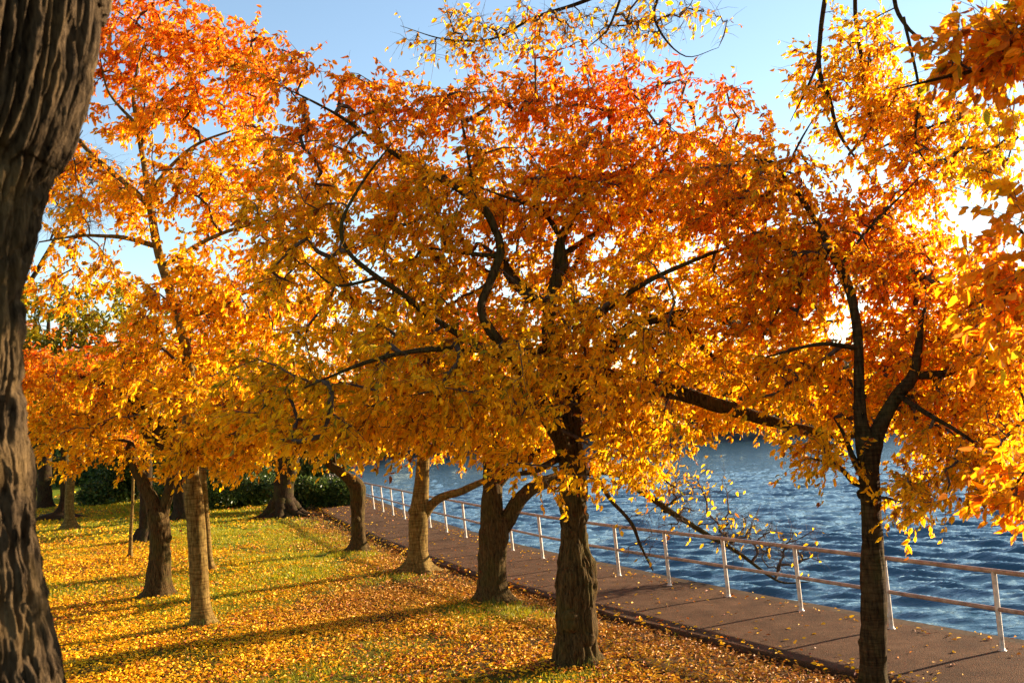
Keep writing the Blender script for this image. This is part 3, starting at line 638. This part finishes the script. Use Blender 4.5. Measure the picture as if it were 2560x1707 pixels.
make_tree('cherry_tree', 'big dark old trunk by the far bend of the path, dark shrubs at its foot', 'tree', 39.6,
  [(651, 1187, .62), (651, 1165, .42), (653, 1120, .36), (662, 1070, .36), (672, 1035, .30), (688, 1008, .22), (668, 985, .16), (640, 930, .1), (620, 850, .06)], [[(665, 1050, .2), (720, 980, .12), (780, 900, .05)], [(680, 1020, .14), (690, 920, .1), (700, 820, .04)]],
  [(640, 960, 39, 3.6, 3, 1.7), (760, 880, 39, 3.2, 3, 1.8)], tips=200, lpt=65, pal='orange', seed=12, bmat=BARKD, flare=.5, leafL=.14, knobs=4, spread=.55, rough=.14)
make_tree('shade_tree', 'light-sided leaning trunk at the far left of the lawn under green and yellow leaves', 'tree', 39.5,
  [(160, 1217, .30), (160, 1190, .19), (160, 1130, .17), (167, 1070, .15), (175, 1020, .13), (182, 920, .1), (190, 800, .05)], [[(170, 1050, .1), (120, 960, .07), (80, 860, .03)], [(178, 980, .1), (260, 860, .06), (330, 760, .02)]],
  [(190, 720, 39, 4.4, 3, 1.4), (100, 850, 39, 3, 3, 1.5)], tips=200, lpt=75, pal='green', seed=13, bmat=BARKY, leafL=.17, sides=16, spread=.55)
make_tree('shade_tree', 'dark upright trunk at the far left of the lawn beside the furrowed foreground trunk', 'tree', 54.9,
  [(102, 1167, .45), (102, 1130, .36), (104, 1060, .34), (106, 960, .3), (110, 800, .15), (112, 720, .06)], [[(106, 960, .2), (180, 860, .12), (240, 760, .05)]],
  [(130, 850, 55, 6, 4, 2.8)], tips=130, lpt=80, pal='dull', seed=14, bmat=BARKD, leafL=.22, sides=14, spread=.8)
make_tree('shade_tree', 'thin dark trunk with a spreading root foot just left of the light-sided leaning trunk', 'tree', 46.0,
  [(142, 1187, .75), (143, 1178, .35), (147, 1150, .2), (148, 1080, .18), (150, 980, .15), (155, 850, .06)], [[(150, 1000, .1), (90, 900, .07), (60, 820, .03)]],
  [(120, 940, 46, 4.6, 4, 1.9)], tips=130, lpt=80, pal='orange', seed=15, bmat=BARKD, leafL=.19, sides=14, spread=.7)
make_tree('bare_tree', 'leafless tree with fine grey branches against the sky at far left', 'tree', 44.0,
  [(20, 1200, .4), (22, 1000, .33), (30, 800, .26), (50, 620, .18), (70, 500, .1)], [[(40, 700, .12), (120, 560, .08), (200, 430, .03), (240, 380, .02)], [(60, 540, .1), (130, 430, .06), (210, 360, .02)], [(50, 620, .1), (130, 400, .05), (190, 300, .02)], [(70, 500, .08), (110, 380, .05), (150, 290, .02)]],
  [(150, 430, 44, 3.0, 2.4, 2.2)], tips=260, lpt=6, pal='dull', seed=16, bmat=BARKD, sides=14, spread=.8, bare=1.0, thin=2.2)

# ------------------------------------------------------------------ overhanging tree right of the view
make_tree('cherry_tree', 'cherry branches hanging in from the top and right edge with blurred near leaves', 'tree', 6.2,
  [('w', 4.9, 6.2, 0, .27), ('w', 4.9, 6.25, 1.2, .22), ('w', 4.8, 6.4, 2.4, .2), ('w', 4.7, 6.6, 3.6, .17), ('w', 4.75, 7.0, 5.0, .13), ('w', 4.8, 7.6, 6.6, .1), ('w', 4.6, 8.4, 8.0, .08), ('w', 4.3, 9.4, 9.2, .05)],
  [[('w', 4.7, 6.6, 3.6, .07), (2560, 60, .04, 6.4), (2420, 120, .022, 6.2), (2300, 150, .016, 6.1), (2180, 175, .011, 6.0), (2060, 205, .004, 6.0)],
   [('w', 4.7, 6.6, 3.4, .06), (2520, 520, .03, 6.2), (2400, 560, .016, 6.0), (2330, 520, .005, 5.9)],
   [('w', 4.8, 6.4, 2.4, .06), (2540, 900, .03, 6.6), (2420, 1000, .018, 6.6), (2320, 1130, .006, 6.6)],
   [('w', 4.7, 8.2, 7.6, .07), (2080, -330, .06, 11.5), (1930, -140, .045, 12.6), (1895, 0, .032, 13), (1880, 150, .03, 13), (1905, 230, .026, 13), (1930, 310, .02, 13), (1985, 390, .012, 13), (2030, 450, .004, 13)],
   [(1885, 130, .02, 13), (1850, 210, .014, 13), (1815, 280, .004, 13)],
   [(1985, -240, .04, 12.2), (1965, 0, .028, 13), (1975, 110, .024, 13), (1990, 230, .018, 13), (2010, 330, .01, 13), (2010, 430, .004, 13)],
   [('w', 4.6, 8.4, 8.0, .07), (2200, -260, .045, 11), (2060, -40, .03, 12), (2090, 70, .02, 12), (2190, 110, .008, 12)],
   [(2075, 40, .02, 12), (2110, 200, .016, 12), (2105, 330, .012, 12), (2160, 400, .008, 12), (2260, 430, .003, 12)],
   [('w', 4.3, 9.4, 9.2, .05), (1760, -300, .045, 12.6), (1540, -90, .035, 13), (1350, 0, .026, 13.3), (1230, 40, .02, 13.3), (1130, 90, .014, 13.3), (1020, 90, .009, 13.3), (920, 60, .003, 13.3)],
   [(1600, -140, .024, 13), (1510, 0, .02, 13.2), (1515, 70, .014, 13.2), (1575, 130, .008, 13.2), (1650, 110, .003, 13.2)],
   [(1440, -50, .022, 13.2), (1400, 60, .014, 13.2), (1350, 110, .005, 13.2)]],
  [(2280, 110, 6.0, .42, .5, .17, 6), (2380, 60, 5.8, .3, .4, .2, 6), (2340, 540, 6.0, .14, .35, .3, 8), (2400, 700, 6.0, .25, .35, .35, 2.5), (2350, 1130, 6.6, .14, .3, .22, 5),
   (1960, 170, 13, .75, .9, .85, 1.0, .7), (2120, 330, 12.5, .95, .9, .8, 1.0, .8), (1500, 50, 13.2, 1.3, .7, .3, 2.2, .13), (1130, 70, 13.2, 1.2, .7, .33, 1.8, .22), (2300, 330, 10.5, .5, .8, .6, 1.0, .7), (2080, 560, 12.6, .6, .7, .4, .8, .8)],
  tips=460, lpt=54, pal='overhang', seed=17, bmat=BARK, leafL=.092, bare=.2, spread=.3, thin=.9)

# ------------------------------------------------------------------ furrowed foreground trunk
rng = np.random.default_rng(99)
D0 = 3.3; k_ = mpp(D0)
edge = [(290, -160, .47), (255, 0, .43), (240, 80, .40), (196, 240, .36), (150, 330, .335), (116, 420, .32), (96, 500, .31), (78, 600, .305), (66, 720, .30), (58, 860, .30), (62, 960, .30), (74, 1070, .31), (82, 1150, .32), (98, 1250, .33), (112, 1380, .345), (134, 1480, .36), (152, 1568, .375), (200, 1800, .42), (230, 2100, .47), (300, 2420, .56)]
rows = [[*P(x-(np.interp(y, [0, 300, 450, 1100, 1568], [13, 13, 11, 14, 30]))-r/k_, y, D0), r] for x, y, r in edge][::-1]
rows[0][2] = 0
ft = empty('furrowed_tree', None, 'large out-of-focus trunk with deeply furrowed grey-brown bark filling the left foreground edge', 'tree')
ft.location = rows[0][:3]
sp = spline(rows, .009); LEN = np.concatenate([[0], np.cumsum(np.linalg.norm(np.diff(sp[:, :3], axis=0), axis=1))])
def furrow(p, rr, th, dirs):
    s_ = LEN[:, None]; R1 = 14.0
    q = np.stack([np.cos(th)[None]*R1+0*s_, np.sin(th)[None]*R1+0*s_, s_*2.6+0*th[None]], -1)
    q2 = q.copy(); wv = fbm(q*.9+3, 3)-.5; wu = fbm(q*.9+31, 3)-.5; q2[..., 0] += wv*1.7; q2[..., 1] += wu*1.7
    a = np.abs(2*vnoise(q2)-1); b = np.abs(2*vnoise(q2*np.array([1.9, 1.9, 2.4])+9)-1); c = vnoise(q2*np.array([1.3, 1.3, 3.2])+40)
    crack = np.exp(-(a/.28)**2)*.034+np.exp(-(b/.30)**2)*.018
    return rr-.004-crack+.012*(c-.5)+.026*(fbm(q*np.array([2.6, 2.6, 9.]), 3)-.5)+.03*(vnoise(q*.3)-.5)
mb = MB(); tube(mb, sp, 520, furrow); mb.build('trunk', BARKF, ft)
s_ = spline([[*P(150, -160, D0), .16], [*P(420, -420, 4.5), .1], [*P(620, -260, 7), .05], [*P(720, -60, 9), .02], [*P(770, -10, 9.4), .008]], .08)
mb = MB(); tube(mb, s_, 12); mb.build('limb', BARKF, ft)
s_ = spline([[*P(150, -160, D0), .2], [*P(-100, -600, 3.5), .15], [*P(-300, -900, 4.5), .08]], .08)
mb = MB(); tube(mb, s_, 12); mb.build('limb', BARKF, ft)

# ------------------------------------------------------------------ shrubs and far woods
def leafblob(mb, c, rad, n_, L, cols, low=0):
    d = norm(rng.normal(size=(n_, 3)))*(rng.random((n_, 1))**.35)
    p = c+d*np.array(rad)*(0.75+.5*fbm((c+d*np.array(rad))*1.1, 3))[:, None]
    p = p[p[:, 2] > low+.02]; k = len(p)
    ax = norm(d[:k]*.4+rng.normal(size=(k, 3))*.6+np.array([0, 0, -.2]))
    cc = cols[rng.integers(0, len(cols), k)]*(.55+.9*rng.random((k, 1)))
    leaves(mb, p, ax, L*(.6+.8*rng.random(k)), .45+.2*rng.random(k), cc)
EVG = np.array([[.022, .045, .012], [.035, .065, .012], [.06, .09, .015], [.10, .13, .02]])
def shrub(label, c, rad, n_, L):
    rt = empty('evergreen_shrub', None, label, 'shrub', 'dark evergreen shrubs behind the lawn'); rt.location = (c[0], c[1], 0)
    mb = MB()
    for k in range(14):
        a = rng.random()*6.28; e = .45*rad[2]; q = spline([[c[0]+.1*math.cos(a), c[1]+.1*math.sin(a), 0, .03], [c[0]+.3*rad[0]*math.cos(a), c[1]+.3*rad[1]*math.sin(a), e, .02], [c[0]+.7*rad[0]*math.cos(a), c[1]+.7*rad[1]*math.sin(a), e*(1.2+rng.random()), .006]], .3)
        tube(mb, q, 5)
    mb.build('stem', TWIG, rt)
    mb = MB()
    for k in range(7):
        cc = np.array(c)+rng.normal(size=3)*np.array(rad)*.38; cc[2] = max(cc[2], .3*rad[2]); leafblob(mb, cc, np.array(rad)*(.45+.3*rng.random()), n_//7, L, EVG)
    f = mb.build('foliage', GREEN, rt, smooth=False); f['kind'] = 'stuff'
g_ = G(620, 1172); shrub('dark evergreen shrub around the foot of the big leaning old trunk', (g_[0]+1.2, g_[1]+.5, .55), (2.3, 1.2, .8), 16000, .13)
g_ = G(535, 1166); shrub('broad dark evergreen shrub left of the big leaning old trunk', (g_[0], g_[1]+1, .9), (2.6, 1.6, 1.3), 20000, .14)
g_ = G(440, 1160); shrub('dark evergreen shrub showing just right of the smooth straight trunk', (g_[0], g_[1], .9), (2.2, 1.6, 1.2), 14000, .15)
g_ = G(300, 1152); shrub('rounded dark evergreen shrub behind the thin sapling pole', (g_[0], g_[1], 1.1), (2.6, 2, 1.6), 18000, .17)
g_ = G(230, 1108); shrub('distant dark evergreen mass at the far end of the lawn', (g_[0]-2, g_[1], 2.0), (11, 4, 3.6), 26000, .35)
g_ = G(380, 1130); shrub('tall dark evergreen shrub beyond the crooked dark cherry', (g_[0]+1, g_[1], 2.0), (4, 3, 2.6), 18000, .28)
g_ = G(600, 1140); shrub('tall dark holly-like shrub behind the big leaning old trunk', (g_[0], g_[1]+2, 1.6), (4.2, 2, 2.2), 20000, .22)

DW = np.array([[.10, .055, .03], [.16, .07, .03], [.22, .10, .02], [.07, .05, .035], [.05, .06, .02], [.28, .13, .02]])
def woods(name, label, pts, h0, n_, L, cols=DW, depth=6):
    mb = MB()
    for (x0, y0) in pts:
        hh = h0*(.6+.6*rng.random()); c = np.array([x0+rng.normal()*2, y0+rng.normal()*depth*.4, hh*.55])
        leafblob(mb, c, (hh*.5, hh*.4, hh*.5), n_, L, cols, low=-1)
    w_ = mb.build(name, GREEN, smooth=False); w_['kind'] = 'stuff'; w_['label'] = label; w_['category'] = 'woods'
woods('distant_woods', 'brown and rust autumn woods along the far shore of the water', [(x, 137+.02*x+rng.normal()*2) for x in np.arange(-30, 90, 3.0)], 9, 900, .9)
woods('lawn_woods', 'hazy mixed autumn woods beyond the far end of the lawn', [(x, 118+rng.normal()*5-.35*(x+75)) for x in np.arange(-90, -22, 2.6)], 11, 1000, .75, np.array([[.30, .12, .02], [.20, .09, .02], [.08, .08, .02], [.34, .18, .02], [.10, .06, .03]]))
m, n, b, o = mat('far_bank'); tc = N(n, 'TexCoord'); n1 = N(n, 'TexNoise', Scale=.6, Detail=6.0); n.links.new(tc.outputs['Object'], n1.inputs['Vector'])
r1 = ramp(n, [(.35, (.03, .026, .02)), (.65, (.13, .10, .07))]); n.links.new(n1.outputs[0], r1.inputs[0]); n.links.new(r1.outputs[0], b.inputs['Base Color']); b.inputs['Roughness'].default_value = .95
X, Y = np.meshgrid(np.arange(-80, 700, 3.0), np.concatenate([np.arange(131, 150, 1.0), np.arange(150, 700, 25)]), indexing='ij')
Z = -1.6+2.2*np.clip((Y-131-2*(fbm(xyz(X*.1, Y*.1), 3)-.5)*3)/5, 0, 1)+.8*(fbm(xyz(X*.3, Y*.3, 2), 3)-.5)
mb = MB(); a, b2 = X.shape; i = np.arange(a-1)[:, None]*b2+np.arange(b2-1)[None]
mb.add(np.stack([X, Y, Z], -1), np.stack([i, i+b2, i+b2+1, i+1], -1).reshape(-1, 4)); structure(mb.build('far_shore', m))
